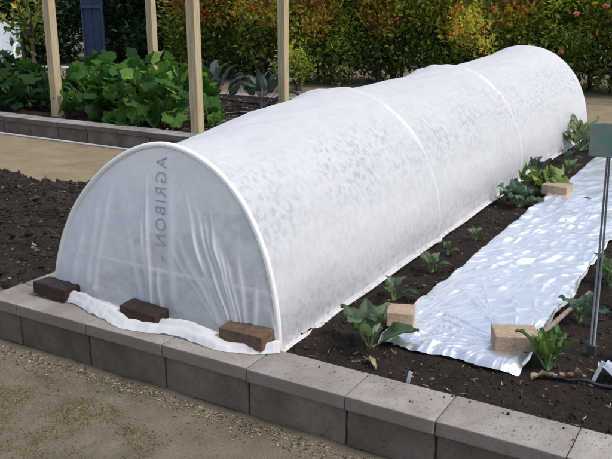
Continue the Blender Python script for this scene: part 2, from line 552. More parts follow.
for y in U:
    b, a = hoop_dims(y)
    k = max(0, min(2, np.searchsorted([h[0] for h in hoops], y) - 1))
    y0, y1 = hoops[k][0], hoops[k + 1][0]
    t = min(1, max(0, (y - y0) / (y1 - y0)))
    tt = (t, 1 - t)
    # taut membrane: steep drop just past each hoop, long shallow middle
    sag = (1 - math.exp(-t / .07)) * (1 - math.exp(-(1 - t) / .16)) 
    for j in range(nv + 1):
        th = PI * j / nv
        x, z = prof(th, b, a)
        k1 = min(1, max(0, (y - 2.42) / 1.1)); k1 = k1 * k1 * (3 - 2 * k1)
        xt, zt = trace(th)
        x = xt + (x - xt) * k1; z = zt + (z - zt) * k1
        top = math.sin(th)
        amt = (.036 + .012 * nz(y, th, 3, .8)) * sag * (.35 + .65 * top)
        if k == 0: amt *= .5
        sc = 1 - amt / .7
        x = HX + (x - HX) * sc; z = z * sc
        # tension folds
        wr = .008 * nz(y * 1.2 + th * 1.1, th * 2.0, 1, 2.2) * (.4 + .6 * sag)
        wr += .005 * nz(y * 3 - th * 2.4, th * 4.5, 7, 2.0) * top
        # creases pulled lengthwise from the hoops
        pull = math.exp(-t * 6) * (1 if k else .8) + math.exp(-(1 - t) * 7)
        wr += .0075 * pull * (max(0, 1 - 2 * abs(nz(th * 9 + .8 * y, y * .7, 4))) ** 2 - .4) * sag
        wr += .004 * (max(0, 1 - 2.2 * abs(nz(th * 5 + y * .9, y * 1.1 - th, 11))) ** 3) * sag
        # gathering at the hoop crown
        for (hy, _, _) in hoops[1:3]:
            d = abs(y - hy)
            wr += .013 * math.exp(-(d / .018) ** 2)
            wr += .010 * math.exp(-(d / .13) ** 2) * math.exp(-((th - 1.62) / .35) ** 2) * nz(y * 20, th * 9, 2, 1.0)
        rdx, rdz = math.cos(th), math.sin(th)
        x += wr * rdx; z += wr * rdz
        # billow and slack low down
        lo = math.exp(-(z / .10) ** 2)
        if th < PI / 2:
            x += lo * (.022 * nz(y, 0, 5, 1.5) + .003 * nz(y, 0, 9, 4.0))
        else:
            x -= lo * .02 * nz(y, 3, 5, 1.7)
        # the foot of the cloth follows the soil
        z = max(z - .02 * (1 - min(1, z / .15)), -.045 + .012 * nz(y, 1, 1, 3))
        V.append((x, y, z)); fold.append(max(.8 * math.exp(-((y - hoops[q_][0]) / .016) ** 2) for q_ in (0, 1, 2, 3)))
    # hem lying on the soil, turned outwards
V = np.array(V).reshape(nu, nv + 1, 3)
hem = []
for i, y in enumerate(U):
    p0 = V[i, 0]
    rows = []
    for q, (dx, dz) in enumerate(((.020, .004), (.018, .016), (.008, .014))):
        w_ = .55 + .6 * nz(y, q, 2, 2.6)
        rows.append((p0[0] + dx * max(.25, w_ + .3), y, p0[2] + dz + .0015 * nz(y, 4, q, 5)))
    hem.append(rows)
hem = np.array(hem)
VV = np.concatenate([hem, V], axis=1)
n2 = nv + 1 + 3
fo = np.array(fold).reshape(nu, nv + 1)
fo = np.concatenate([np.full((nu, 3), .95), fo], axis=1)
fo[:, 3:6] = .7
side = mesh('side_cover', VV.reshape(-1, 3) - RL, grid_faces(nu, n2), M_fab, root, smooth=True, attrs={'fold': fo.ravel()})

for i, (hy, b, a) in enumerate(hoops):
    r = .0125
    off = .004 if i == 0 else -(.0075)
    P = []
    for th in np.linspace(-.06, PI + .06, 70):
        x, z = prof(min(PI, max(0, th)), b + off, a + off)
        if i == 0:
            x, z = trace(min(PI, max(0, th))); x += .002 * math.cos(th); z += .003 * math.sin(th)
        if th < 0: z = -.06
        if th > PI: z = -.06
        P.append((x, hy - (.006 if i == 0 else 0), z))
    Vt, Ft = tube(P, r, 10)
    mesh('hoop', Vt - RL, Ft, M_hoopseam if i == 0 else M_hoop, root, smooth=True)
Vt, Ft = tube([(HX - .57, 2.50, .165), (HX, 2.50, .16), (HX + .57, 2.50, .165)], .011, 8)
mesh('brace', Vt - RL, Ft, M_hoop, root, smooth=True)

# end panels (near one with its skirt)
folds = [  # (top x,z) -> (bottom x,z), width, amplitude
    ((-2.14, .60), (-2.142, .02), .006, .014), ((-2.10, .23), (-2.10, .02), .006, .012), ((-2.165, .52), (-2.17, .02), .006, .012), ((-2.16, .45), (-2.15, .02), .010, .008),
    ((-1.95, .48), (-1.76, .06), .007, .012), ((-1.90, .50), (-1.745, .07), .006, .012), ((-1.865, .47), (-1.73, .07), .005, .011),
    ((-1.82, .44), (-1.715, .07), .006, .011), ((-1.79, .38), (-1.705, .07), .008, .012), ((-1.76, .33), (-1.69, .07), .007, .010),
    ((-1.99, .36), (-1.79, .05), .014, .010), ((-1.70, .34), (-1.67, .07), .010, .008),
    ((-1.93, .42), (-1.77, .05), .004, .008), ((-1.885, .43), (-1.74, .06), .004, .008), ((-1.84, .50), (-1.72, .06), .004, .008), ((-1.96, .58), (-1.80, .05), .007, .007), ((-2.02, .30), (-1.81, .04), .006, .008),
    ((-2.40, .50), (-2.50, .10), .020, .008), ((-2.33, .56), (-2.47, .06), .014, .008), ((-2.50, .34), (-2.60, .06), .016, .008),
    ((-2.25, .38), (-2.20, .06), .014, .008), ((-2.02, .62), (-2.03, .10), .020, .006), ((-1.62, .25), (-1.63, .05), .010, .006)]
def wrinkle(x, z):
    h = 0.0; fo_ = 0.0
    for (p, q, w_, am) in folds:
        px, pz = p; qx, qz = q
        L2 = (qx - px) ** 2 + (qz - pz) ** 2
        t = ((x - px) * (qx - px) + (z - pz) * (qz - pz)) / L2
        tc = min(1, max(0, t))
        d = math.hypot(x - (px + (qx - px) * tc) - .006 * nz(z, px, 0, 9), z - (pz + (qz - pz) * tc))
        env = min(1, tc * 3.0 + .15)
        e = math.exp(-(d / w_) ** 2) * env
        h += am * e; fo_ = max(fo_, e)
    return h, fo_
def panel_y(x, z, top):
    t = min(1, max(0, z / max(top, .02)))
    h, fo_ = wrinkle(x, z); h *= 1.2
    edge = min(1, (1 - t) * 6 + .0)
    bil = .018 * math.sin(PI * t) * (1 + .6 * nz(x, z, 4, 3))
    y = 2.415 - h * edge - bil - .012 * (1 - t) ** 2 + .005 * nz(x * 2, z, 8, 7) * edge
    return y, fo_
skirt_x = [-2.86, -2.70, -2.52, -2.31, -2.16, -2.04, -1.905, -1.72, -1.58, -1.50, -1.44]
skirt_y = [2.40, 2.315, 2.318, 2.255, 2.222, 2.252, 2.272, 2.252, 2.285, 2.345, 2.40]
ns, ntp, nsk = 420, 130, 16
V, fo = [], []
b0, a0 = hoops[0][1], hoops[0][2]
thn = np.linspace(PI, 0, ns)
for i, th in enumerate(thn):
    # even spacing in x with extra at the feet
    x, top = trace(th)
    top = max(top, .0)
    row = []
    # skirt (outside -> in)
    xe = HX + (x - HX) * 1.035 + (.02 if i > ns - 8 else 0)
    ye = np.interp(xe, skirt_x, skirt_y)
    ybase, f0 = panel_y(x, .03, max(top, .03))
    ye += .012 * nz(x, 1, 1, 9) + .005 * nz(x, 2, 1, 30)
    for r in range(nsk):
        t = r / nsk
        y = ye + (ybase - ye) * t
        z = .006 + .046 * math.sin(PI * min(1, t * 1.25)) ** .8 * (.75 + .5 * nz(x, t, 2, 5)) if t < .8 else .006
        z += .010 * abs(nz(x * 1.0 + t, t * 1.5, 6, 13)) + .005 * nz(x, t, 3, 30)
        for bx in (-2.66, -2.14, -1.64):
            z -= .026 * math.exp(-((x - bx) / .10) ** 2) * (1 if t > .3 else .5)
        z = max(z, .003)
        row.append((xe + (x - xe) * t, y, z)); fo.append(.92 if t < .8 else .7)
    for r in range(ntp + 1):
        t = (r / ntp)
        z = .012 + (top - .012) * t if top > .03 else .012 + .02 * t
        y, f_ = panel_y(x, z, max(top, .05))
        row.append((x, y, z)); fo.append(min(.85, f_ * .8 + max(0, .7 - z * 20)))
    V += row
panel = mesh('end_panel', np.array(V) - RL, grid_faces(ns, nsk + ntp + 1), M_fabend, root, smooth=True, attrs={'fold': fo})
# far end
V = []
for th in np.linspace(0, PI, 60):
    x, top = prof(th, hoops[3][1], hoops[3][2])
    for r in range(20):
        V.append((x, 7.745 + .012 * nz(x, r * .1, 2, 4), -.02 + (top + .02) * r / 19))
mesh('end_panel', np.array(V) - RL, grid_faces(60, 20), M_fabend, root, smooth=True, attrs={'fold': np.zeros(1200)})

# printed lettering, read downwards and seen through the cloth from behind (mirrored)
def lettering(txt, size, pos_fn, mat, parent, name, spacing=1.0):
    cu = bpy.data.curves.new('t', 'FONT'); cu.body = txt; cu.size = size; cu.resolution_u = 6; cu.space_character = spacing
    to = bpy.data.objects.new('t', cu); COL.objects.link(to)
    bpy.context.view_layer.update()
    dg = bpy.context.evaluated_depsgraph_get()
    me = bpy.data.meshes.new_from_object(to.evaluated_get(dg))
    import bmesh
    bm = bmesh.new(); bm.from_mesh(me)
    for _ in range(2):
        bmesh.ops.subdivide_edges(bm, edges=[e for e in bm.edges if e.calc_length() > size * .12], cuts=2, use_grid_fill=False)
    bmesh.ops.triangulate(bm, faces=bm.faces)
    Vx = [pos_fn(v.co.x, v.co.y) for v in bm.verts]
    bm.verts.index_update()
    Fx = [tuple(v.index for v in f.verts) for f in bm.faces]
    bm.free()
    bpy.data.objects.remove(to); bpy.data.curves.remove(cu)
    return mesh(name, Vx, Fx, mat, parent)
def tpos(u, v):
    z = .688 - u * 1.0; x = -2.036 - v - .07 * u * .6
    top = trace_top(x)
    y = min(panel_y(x + q * .006, z, top)[0] for q in (-1.3, -.6, 0, .6, 1.3))
    return (x - RL[0], y - .004 - RL[1], z)
lettering('AGRIBON -', .073, lambda u, v: tpos(u, v), M_ink, root, 'lettering', 1.22)

# plants growing inside the tunnel (seen faintly through the cloth)
def blade(L, W, curl, droop, ruff, n=9, m=5, fold=.25, seed=0, base_w=.12, tip=.6):
    """a leaf blade starting at origin along +x, up = z"""
    V = []
    ang = 0.0; px = pz = 0.0
    for i in range(n):
        t = i / (n - 1)
        w = W * (math.sin(PI * min(1, (base_w + (1 - base_w) * t)) ** tip)) if t < 1 else W * .06
        w = max(w, W * .06)
        for j in range(m):
            s = -1 + 2 * j / (m - 1)
            r = ruff * W * nz(t * 3 + seed, s * 1.5, seed * 3.1, 1.6) * abs(s) * 2
            V.append((px - math.sin(ang) * (fold * abs(s) * w + r), s * w / 2, pz + math.cos(ang) * (fold * abs(s) * w + r)))
        ang = -droop * t * t + curl * (1 - t)
        px += L / (n - 1) * math.cos(ang); pz += L / (n - 1) * math.sin(ang)
    return np.array(V), grid_faces(n, m)

def rot_place(V, yaw, pitch, origin, roll=0.0):
    cr, sr = math.cos(roll), math.sin(roll)
    V = np.stack([V[:, 0], V[:, 1] * cr - V[:, 2] * sr, V[:, 1] * sr + V[:, 2] * cr], 1)
    cp, sp = math.cos(pitch), math.sin(pitch)
    V = np.stack([V[:, 0] * cp - V[:, 2] * sp, V[:, 1], V[:, 0] * sp + V[:, 2] * cp], 1)
    cy, sy = math.cos(yaw), math.sin(yaw)
    V = np.stack([V[:, 0] * cy - V[:, 1] * sy, V[:, 0] * sy + V[:, 1] * cy, V[:, 2]], 1)
    return V + np.asarray(origin)

G_STOPS = [(.0, (.012, .035, .014)), (.35, (.03, .085, .028)), (.65, (.065, .15, .05)), (1, (.15, .25, .08))]
M_leafgreen = leaf_mat('brassica_leaf', [(.0, (.022, .042, .027)), (.4, (.05, .088, .05)), (.7, (.095, .145, .09)), (1, (.21, .26, .17))], .25, .68, .2)
M_leafblue = leaf_mat('blue_green_leaf', [(.0, (.02, .045, .035)), (.5, (.055, .10, .075)), (1, (.14, .2, .15))], .2, .7, .2)
M_leafpurple = leaf_mat('red_kale_leaf', [(.0, (.032, .038, .05)), (.5, (.06, .082, .082)), (1, (.13, .16, .15))], .15, .7, .2)
M_squash = leaf_mat('squash_leaf', [(.0, (.010, .035, .010)), (.4, (.032, .09, .018)), (.7, (.08, .18, .035)), (1, (.22, .34, .08))], .35, .7, .15)
M_olive = leaf_mat('olive_green_leaf', [(.0, (.02, .045, .018)), (.4, (.045, .09, .028)), (.7, (.085, .15, .042)), (1, (.2, .27, .09))], .22, .65, .2)
M_stalk = simple('pale_stalk', (.12, .19, .07), .6)
M_stalkp = simple('purple_stalk', (.06, .055, .06), .6)

def rosette(name, loc, n, L, W, mat, label, cat='plant', group=None, elev=(25, 75), seed=0, stalk=.35, ruff=.25, twist=.25, droop=.9, stalkmat=None, yaw0=None, tints=None, child_split=True):
    r = np.random.default_rng(seed)
    root = empty(name, loc, label, cat, group)
    lv, st = [], []
    for i in range(n):
        yaw = i * 2.4 + r.uniform(-.4, .4) + (yaw0 or 0)
        k = i / max(1, n - 1)
        el = math.radians(elev[0] + (elev[1] - elev[0]) * k + r.uniform(-8, 8))
        l = L * r.uniform(.75, 1.1) * (1 - .35 * k * k)
        d = np.array([math.cos(yaw) * math.cos(el), math.sin(yaw) * math.cos(el), math.sin(el)])
        o = d * l * stalk + np.array([0, 0, .02 + .02 * k])
        st.append(tube([(0, 0, 0), d * l * stalk * .5 + np.array([0, 0, .008]), o + d * l * .1], [.005, .004, .0028], 5))
        Vb, Fb = blade(l * (1 - stalk), W * r.uniform(.8, 1.15) * (1 - .25 * k), .2, droop * r.uniform(.5, 1.3), ruff, 11, 7, .22, seed + i * .77, tip=.75)
        Vb = rot_place(Vb, yaw, el, o, r.uniform(-twist, twist))
        tn = np.clip(r.uniform(.3, .75) + (0 if tints is None else tints) + .25 * k, 0, 1)
        # lighter midrib
        mid = np.tile(np.array([0, 0, .04, .28, .04, 0, 0]), 11)
        lv.append((Vb, Fb, np.full(len(Vb), tn) + mid))
    V, F, A = join(lv)
    mesh('foliage', V, F, mat, root, smooth=True, attrs={'tint': A})
    V, F, A = join(st)
    mesh('stem', V, F, stalkmat or M_stalk, root, smooth=True)
    return root

inside = []
k = 0
for y in np.arange(2.85, 7.6, .42):
    for x in (-2.42, -1.88):
        k += 1
        inside.append(rosette('cabbage_plant', (x + rng.uniform(-.04, .04), y + rng.uniform(-.06, .06), -.04), 11, .46 if x > -2 else .30, .15, M_leafblue,
                'cabbage plant growing under the white row cover', 'plant', 'cabbage plants under the row cover', (32, 75), 100 + k))
        for c_ in inside[-1].children:      # leaves press against the inside of the cloth
            L0 = inside[-1].location
            for v in c_.data.vertices:
                wx, wy, wz = v.co.x + L0.x, v.co.y + L0.y, v.co.z + L0.z
                bb, aa = hoop_dims(wy)
                q = math.hypot((wx - HX) / (aa * .90), max(0, wz) / (bb * .90))
                if q > 1: v.co.x = HX + (wx - HX) / q - L0.x; v.co.z = wz / q - L0.z if wz > 0 else v.co.z
                v.co.y = min(max(wy, 2.52), 7.62) - L0.y

# ---------------------------------------------------------------- bricks
def brick(loc, size, rz, mat, label, tilt=(0, 0), name='brick', group=None, seed=1, rnd=.014, amp=.004):
    V, F = rough_box(*size, n=24, amp=amp, rnd=rnd, seed=seed)
    V[:, 2] += size[2] / 2
    o = mesh(name, V, F, mat, smooth=True)
    o.location = loc; o.rotation_euler = (tilt[0], tilt[1], rz)
    return tag(o, label, 'brick', group)
gB = 'bricks holding down the end of the row cover'
brick((-2.66, 2.350, .008), (.195, .10, .056), -.02, M_brick_dark, 'dark wet brick at the left corner of the white tunnel end', (-.05, .03), group=gB, seed=2, rnd=.006, amp=.0025)
brick((-2.137, 2.335, .010), (.20, .09, .055), -.06, M_brick_dark, 'dark wet brick at the middle of the white tunnel end', (.06, .02), group=gB, seed=3, rnd=.006, amp=.0025)
brick((-1.64, 2.362, .012), (.20, .105, .06), -.02, M_brick_brown, 'brown dry brick at the right corner of the tunnel end', (.02, -.02), group=gB, seed=5, rnd=.004, amp=.002)
gP = 'tan pavers holding down the silver film'
brick((-.745, 2.86, .008), (.165, .125, .060), .45, M_brick_tan, 'tan paver on the near right end of the silver film', group=gP, seed=8, rnd=.003, amp=.0012, name='paver')
brick((-1.215, 2.85, .004), (.11, .11, .060), .35, M_brick_tan, 'tan paver at the near left corner of the silver film behind the big cabbage', group=gP, seed=9, rnd=.003, amp=.0012, name='paver')
brick((-1.19, 5.33, .006), (.17, .12, .065), -.1, M_brick_tan, 'tan paver farther back on the left edge of the silver film', group=gP, seed=10, rnd=.003, amp=.0012, name='paver')

# ---------------------------------------------------------------- silver film
def ridged(x, y, s):
    return 1 - abs(nz(x, y, s)) * 2
def foil_sheet(x0, x1, y0, y1, label, seed, amp, nx, ny, base=.0, tag_name='mulch_film'):
    V = []
    for i in range(nx):
        u = i / (nx - 1)
        for j in range(ny):
            v = j / (ny - 1)
            x = x0 + (x1 - x0) * u; y = y0 + (y1 - y0) * v
            # ragged outline
            if u < .02 or u > .98: x += .022 * nz(x, y, seed, 2.5) + .004 * nz(x, y, seed, 13)
            if v < .01: y += .02 * nz(x, y, seed, 6)
            # crumpled film: sharp folds between nearly flat facets, mostly lengthwise
            wx = x + .06 * nz(x, y, seed + 3, 2.3); wy = y + .10 * nz(x, y, seed + 5, 2.0)
            h = 0.0
            for (a, fp, fq, wgt, sd) in ((1.25, 1.0, 4.5, .6, 0), (.85, 2.2, 9, .50, 2), (1.5, 2.4, 14, .40, 5), (.35, 3, 10, .16, 8), (1.3, 2.2, 24, .30, 11), (.95, 3.0, 34, .16, 13)):
                p = wx * math.cos(a) + wy * math.sin(a); q = -wx * math.sin(a) + wy * math.cos(a)
                h += wgt * (.5 - abs(nz(p * fp, q * fq, seed + sd)) * 1.6)
            h *= amp
            if amp > .01:
                # creases fanning from the near paver
                dx, dy = x + .745, y - 2.86
                rr = math.hypot(dx, dy); an = math.atan2(dy, dx)
                fan = max(0, ridged(an * 6.5 + .3 * nz(rr, an, 1, 4), rr * 1.2, seed + 4)) ** 6
                k_ = math.exp(-(rr / .62) ** 2)
                h = h * (1 - .6 * k_) + .010 * fan * k_ * min(1, rr / .26) ** 1.5 * min(1, v / .03 + .25)
            z = base + .004 + h
            z -= .02 * max(0, 1 - min(u, 1 - u) / .05) ** 2
            z -= .025 * max(0, 1 - v / .02) ** 2 * (1 if seed < 5 else 0)
            V.append((x, y, z))
    c = np.mean(np.array(V), axis=0); c[2] = 0
    o = mesh(tag_name, np.array(V) - c, grid_faces(nx, ny), M_foil, smooth=True)
    o.location = c
    return tag(o, label, 'plastic sheet')
foil_sheet(-1.25, -.68, 2.68, 5.32, 'crinkled silver plastic mulch film laid over the near soil of the bed', 1.3, .029, 170, 640)
foil_sheet(-1.22, -.66, 5.27, 8.1, 'smoother silver film sheet farther back beside the end of the tunnel', 7.7, .014, 70, 260, .012)

# ---------------------------------------------------------------- bed plants
rosette('cabbage_plant', (-1.255, 2.64, -.04), 8, .215, .105, M_leafgreen, 'largest leafy cabbage plant between the tunnel and the near corner of the silver film', 'plant', 'young brassica plants beside the film', (22, 80), 11, .3, .22, droop=.8, yaw0=.7)
rosette('cabbage_plant', (-.60, 2.80, -.04), 9, .19, .08, M_olive, 'upright cabbage plant right of the near tan paver', 'plant', 'young brassica plants beside the film', (35, 85), 21, .3, .2, droop=.5, yaw0=1.4)
rosette('seedling', (-1.385, 3.15, -.04), 5, .13, .065, M_leafgreen, 'small pale seedling nearest the large cabbage along the tunnel edge', 'plant', 'seedlings along the tunnel edge', (20, 65), 31, .3, .1)
rosette('seedling', (-1.37, 3.58, -.04), 5, .13, .06, M_leafgreen, 'small seedling second from the large cabbage along the tunnel edge', 'plant', 'seedlings along the tunnel edge', (20, 65), 41, .3, .1)
rosette('seedling', (-1.36, 4.2, -.04), 5, .09, .045, M_leafgreen, 'tiny seedling third from the large cabbage along the tunnel edge', 'plant', 'seedlings along the tunnel edge', (20, 65), 47, .3, .1)
rosette('seedling', (-1.40, 3.88, -.04), 4, .08, .04, M_leafgreen, 'very small two leaved seedling between the second and third seedlings', 'plant', 'seedlings along the tunnel edge', (20, 65), 48, .3, .1)
rosette('kale_plant', (-1.36, 5.03, -.04), 9, .20, .12, M_leafblue, 'blue green kale plant left of the far paver', 'plant', None, (15, 70), 51, .3, .35)
rosette('lettuce_plant', (-1.30, 5.42, -.03), 16, .21, .10, M_olive, 'fresh green bushy lettuce plant behind the far paver', 'plant', None, (20, 80), 61, .2, .55, tints=.18)
rosette('kale_plant', (-1.47, 5.80, -.03), 6, .20, .07, M_leafpurple, 'dark narrow leaved kale against the tunnel beyond the lettuce', 'plant', None, (50, 85), 71, .3, .2)
rosette('broccoli_plant', (-1.42, 7.05, -.02), 16, .33, .11, M_leafgreen, 'tall bright green broccoli plant at the far end of the tunnel', 'plant', None, (18, 85), 81, .4, .3, tints=.25)
rosette('seedling', (-1.30, 6.15, -.03), 6, .13, .06, M_leafgreen, 'small seedling between the lettuce and the tall broccoli', 'plant', None, (25, 70), 82, .3, .1)
rosette('seedling', (-1.40, 6.55, -.03), 6, .13, .06, M_leafpurple, 'dark seedling just in front of the tall broccoli', 'plant', None, (25, 70), 83, .3, .1)
gR = 'small brassica plants right of the silver film'
rosette('cabbage_plant', (-.60, 3.32, -.04), 6, .14, .07, M_leafblue, 'blue green cabbage plant against the right edge of the film', 'plant', gR, (25, 75), 91, .3, .2)
rosette('cabbage_plant', (-.57, 3.85, -.04), 8, .17, .08, M_leafgreen, 'leafy cabbage plant beside the metal stake under the sign', 'plant', gR, (25, 75), 92, .3, .2)
rosette('cabbage_plant', (-.34, 3.02, -.04), 6, .12, .06, M_leafgreen, 'cabbage plant right of the foot of the stake', 'plant', gR, (35, 80), 93, .3, .2)
rosette('cabbage_plant', (-.42, 3.55, -.04), 6, .14, .07, M_leafgreen, 'cabbage plant behind the stake at the right edge', 'plant', gR, (25, 75), 94, .3, .2)

# dead cabbage leaves
M_dead = leaf_mat('dry_leaf', [(.0, (.10, .055, .035)), (.5, (.28, .17, .10)), (1, (.45, .36, .22))], .1)
dl = []
def dead(x, y, L, tint, z=-.02, name='fallen_leaf', label='', g=None):
    V, F = blade(L, L * .45, .35, 1.1, .3, 9, 5, .3, x * 9 + y)
    V = rot_place(V, rng.uniform(0, 6.28), rng.uniform(-.1, .35), (0, 0, 0), rng.uniform(-.5, .5))
    V[:, 2] -= V[:, 2].min() - .002
    o = mesh(name, V, F, M_dead, smooth=True, attrs={'tint': np.full(len(V), tint)})
    o.location = (x, y, zs(x, y))
    return tag(o, label, 'leaf', g)
dead(-.63, 2.70, .09, 1.0, label='yellow withered leaf at the foot of the cabbage by the near paver')
dead(-.53, 2.74, .10, .45, label='reddish brown dead leaf right of the cabbage by the near paver')
dead(-1.20, 2.50, .08, .75, label='dry pale leaf on soil below the largest cabbage')

# ---------------------------------------------------------------- stake with sign
M_metal = simple('galvanised_metal', (.20, .22, .23), .55, 0.5, .2)
M_plate = simple('weathered_plate', (.16, .215, .19), .6, 0.0, .2, 14)
nt = M_plate.node_tree; _p = [n for n in nt.nodes if n.type == 'BSDF_PRINCIPLED'][0]
_src = _p.inputs['Base Color'].links[0].from_socket
_co = coords(nt); _mp = N(nt, 'ShaderNodeMapping'); _mp.inputs['Location'].default_value = (-.014 / .075, 0, -.835 / .05); _mp.inputs['Scale'].default_value = (1 / .075, 1, 1 / .05)
nt.links.new(_co, _mp.inputs[0]); _g = N(nt, 'ShaderNodeTexGradient', gradient_type='SPHERICAL'); nt.links.new(_mp.outputs[0], _g.inputs[0])
_k = ramp(nt, math_n(nt, 'MULTIPLY', _g.outputs[1], noise_n(nt, _co, 40, 4, .6)), [(.08, (0, 0, 0)), (.38, (.9, .9, .9))])
nt.links.new(mixc(nt, _k, _src, (.06, .20, .14)), _p.inputs['Base Color'])
M_darkfoot = simple('dark_plastic', (.03, .045, .05), .6)
st = empty('garden_sign', (-.492, 3.02, -.04), 'grey green plate sign on a thin metal stake at the right edge of the bed', 'sign')
def rel(V, o): return np.asarray(V) - np.array(o)
so = (-.492, 3.02, -.04)
for dx in (-.0065, .0065):
    V, F = tube([(-.488 + dx, 3.02, -.03), (-.494 + dx * .95, 3.02, .40), (-.506 + dx * .55, 3.02, .80)], [.0045, .0042, .0035], 8)
    mesh('stake_rod', rel(V, so), F, M_metal, st, smooth=True)
V, F = box(-.488, 3.02, -.018, .032, .022, .05, .004)
mesh('foot', rel(V, so), F, M_darkfoot, st)
V, F = box(-.482, 3.008, .80, .178, .006, .122, .0025, .10)
mesh('plate', rel(V, so), F, M_plate, st)

# plant labels, sticks, hose
M_white = simple('white_plastic', (.72, .72, .70), .45, var=.05)
def label_stake(x, y, h, tx, lab):
    V, F = box(0, 0, h / 2, .014, .003, h, .001)
    o = mesh('plant_label', V, F, M_white)
    o.location = (x, y, -.05); o.rotation_euler = (.15, tx, .3)
    tag(o, lab, 'plant label', 'white plant labels')
label_stake(-1.005, 2.43, .075, .2, 'short white plant label at the edge of the cap stones')
label_stake(-.44, 2.77, .12, .28, 'taller white plant label near the right edge of the photo')
P = [(-.655, 3.02, -.005), (-.62, 3.3, .012), (-.62, 3.62, .03)]
V, F = tube([(-.69, 2.98, .0), (-.655, 3.20, .015), (-.60, 3.50, .035)], [.011, .0105, .010], 10)
tag(mesh('stick', V - V.mean(0), F, simple('weathered_stick', (.22, .17, .14), .85, var=.3, sc=30), smooth=True), 'grey brown stick leaning along the right edge of the silver film', 'stick').location = V.mean(0)
P = [(-.60 + t * .9, 2.735 + .05 * math.sin(t * 3.5) - t * .04, zs(-.60 + t * .9, 2.735) + .014) for t in np.linspace(0, 1, 30)]
V, F = tube(P, .008, 8)
tag(mesh('drip_hose', V, F, simple('black_hose', (.012, .012, .013), .4), smooth=True), 'black drip hose crossing the soil near the right edge', 'hose')
V, F = blade(.16, .10, .1, .2, .3, 10, 7, .1, 3)
V = rot_place(V, .2, .0, (0, 0, 0))
o = tag(mesh('plastic_scrap', V, F, M_foil, smooth=True), 'scrap of silver white film at the right edge by the taller label', 'plastic scrap')
o.location = (-.43, 2.84, -.01)

# ---------------------------------------------------------------- scattered small stuff
def chunks(n, pos, size, flat=.6, seed=0):
    """n irregular octahedra-like chips"""
    r = np.random.default_rng(seed)
    base = np.array([(1, 0, 0), (-1, 0, 0), (0, 1, 0), (0, -1, 0), (0, 0, 1), (0, 0, -1)], float)
    bf = np.array([(0, 2, 4), (2, 1, 4), (1, 3, 4), (3, 0, 4), (2, 0, 5), (1, 2, 5), (3, 1, 5), (0, 3, 5)])
    Vs, Fs = [], []
    for i in range(n):
        p = pos(r)
        s = size(r)
        b = base * r.uniform(.55, 1.2, (6, 1)) * np.asarray(s)
        a = r.uniform(0, 6.28); c_, s_ = math.cos(a), math.sin(a)
        tl = r.uniform(-.5, .5)
        b = np.stack([b[:, 0], b[:, 1] * math.cos(tl) - b[:, 2] * math.sin(tl), b[:, 1] * math.sin(tl) + b[:, 2] * math.cos(tl)], 1)
        b = np.stack([b[:, 0] * c_ - b[:, 1] * s_, b[:, 0] * s_ + b[:, 1] * c_, b[:, 2]], 1)
        Vs.append(b + p); Fs.append(bf + 6 * i)
    return np.vstack(Vs), np.vstack(Fs)

def var_mat(name, stops, rough=.9):
    m, nt, out = new_mat(name)
    geo = N(nt, 'ShaderNodeNewGeometry')
    c = ramp(nt, geo.outputs['Random Per Island'], stops, 'CONSTANT')
    co = coords(nt)
    n_ = noise_n(nt, co, 150, 3, .6)
    c = mixc(nt, math_n(nt, 'MULTIPLY', n_, .5), c, (.04, .03, .025))
    principled(nt, out, c, rough, spec=.2)
    return m
M_bits = var_mat('litter_bits', [(0, (.05, .035, .025)), (.3, (.30, .25, .15)), (.5, (.16, .12, .08)), (.65, (.45, .40, .28)), (.8, (.22, .20, .10)), (.9, (.30, .26, .20))])
M_grit = var_mat('grit', [(0, (.07, .055, .04)), (.3, (.2, .17, .13)), (.6, (.3, .265, .215)), (.85, (.14, .11, .08)), (.95, (.36, .32, .26))])
M_clods = var_mat('soil_clods', [(0, (.015, .010, .008)), (.4, (.03, .021, .015)), (.7, (.05, .036, .026)), (.95, (.16, .125, .09))])
M_mulch = var_mat('mulch_bits', [(0, (.012, .009, .007)), (.45, (.032, .023, .017)), (.72, (.065, .048, .034)), (.88, (.14, .11, .08)), (.965, (.30, .28, .23))])

def pos_litter(r):
    x = r.uniform(-3.1, -.6)
    d = abs(r.normal(0, .05)) * (.5 + abs(nz(x, 0, 0, 3)) * 3) + r.exponential(.015)
    y = 2.175 - d
    return np.array([x, y, gz(x, y) + .002])
V, F = chunks(4200, pos_litter, lambda r: np.array([r.uniform(.0015, .008), r.uniform(.001, .003), r.uniform(.001, .002)]) * r.choice([.6, 1, 1.5]), seed=3)
tag(mesh('leaf_litter', V, F, M_bits), 'straw, dry leaf and bark litter along the foot of the near block wall', kind='stuff')
V, F = chunks(9000, lambda r: (lambda x, y: np.array([x, y, gz(x, y) + .0005]))(r.uniform(-3.1, -.5), r.uniform(1.25, 2.17)), lambda r: (.0009 + r.exponential(.0011)) * r.uniform(.6, 1.4, 3), seed=4)
tag(mesh('gravel', V, F, M_grit), 'fine grit and chips on the sandy ground', kind='stuff')
V, F = chunks(5200, lambda r: (lambda x, y: np.array([x, y, zs(x, y) + .002]))(r.uniform(-1.6, .3), 2.39 + r.beta(1, 2.4) * 5.5), lambda r: np.array([r.uniform(.003, .011)] * 3) * r.uniform(.6, 1.3, 3), seed=5)
tag(mesh('soil_clods', V, F, M_clods), 'crumbly soil clods over the raised bed', kind='stuff')
V, F = chunks(700, lambda r: (lambda x, y: np.array([x, y, zs(x, y) + .008]))(r.uniform(-1.55, .3), 2.40 + r.beta(1, 3) * 4.5), lambda r: np.array([r.uniform(.006, .03), r.uniform(.0015, .003), .0015]), seed=6)
tag(mesh('straw_bits', V, F, M_bits), 'straw bits and bark chips on the bed soil', kind='stuff')
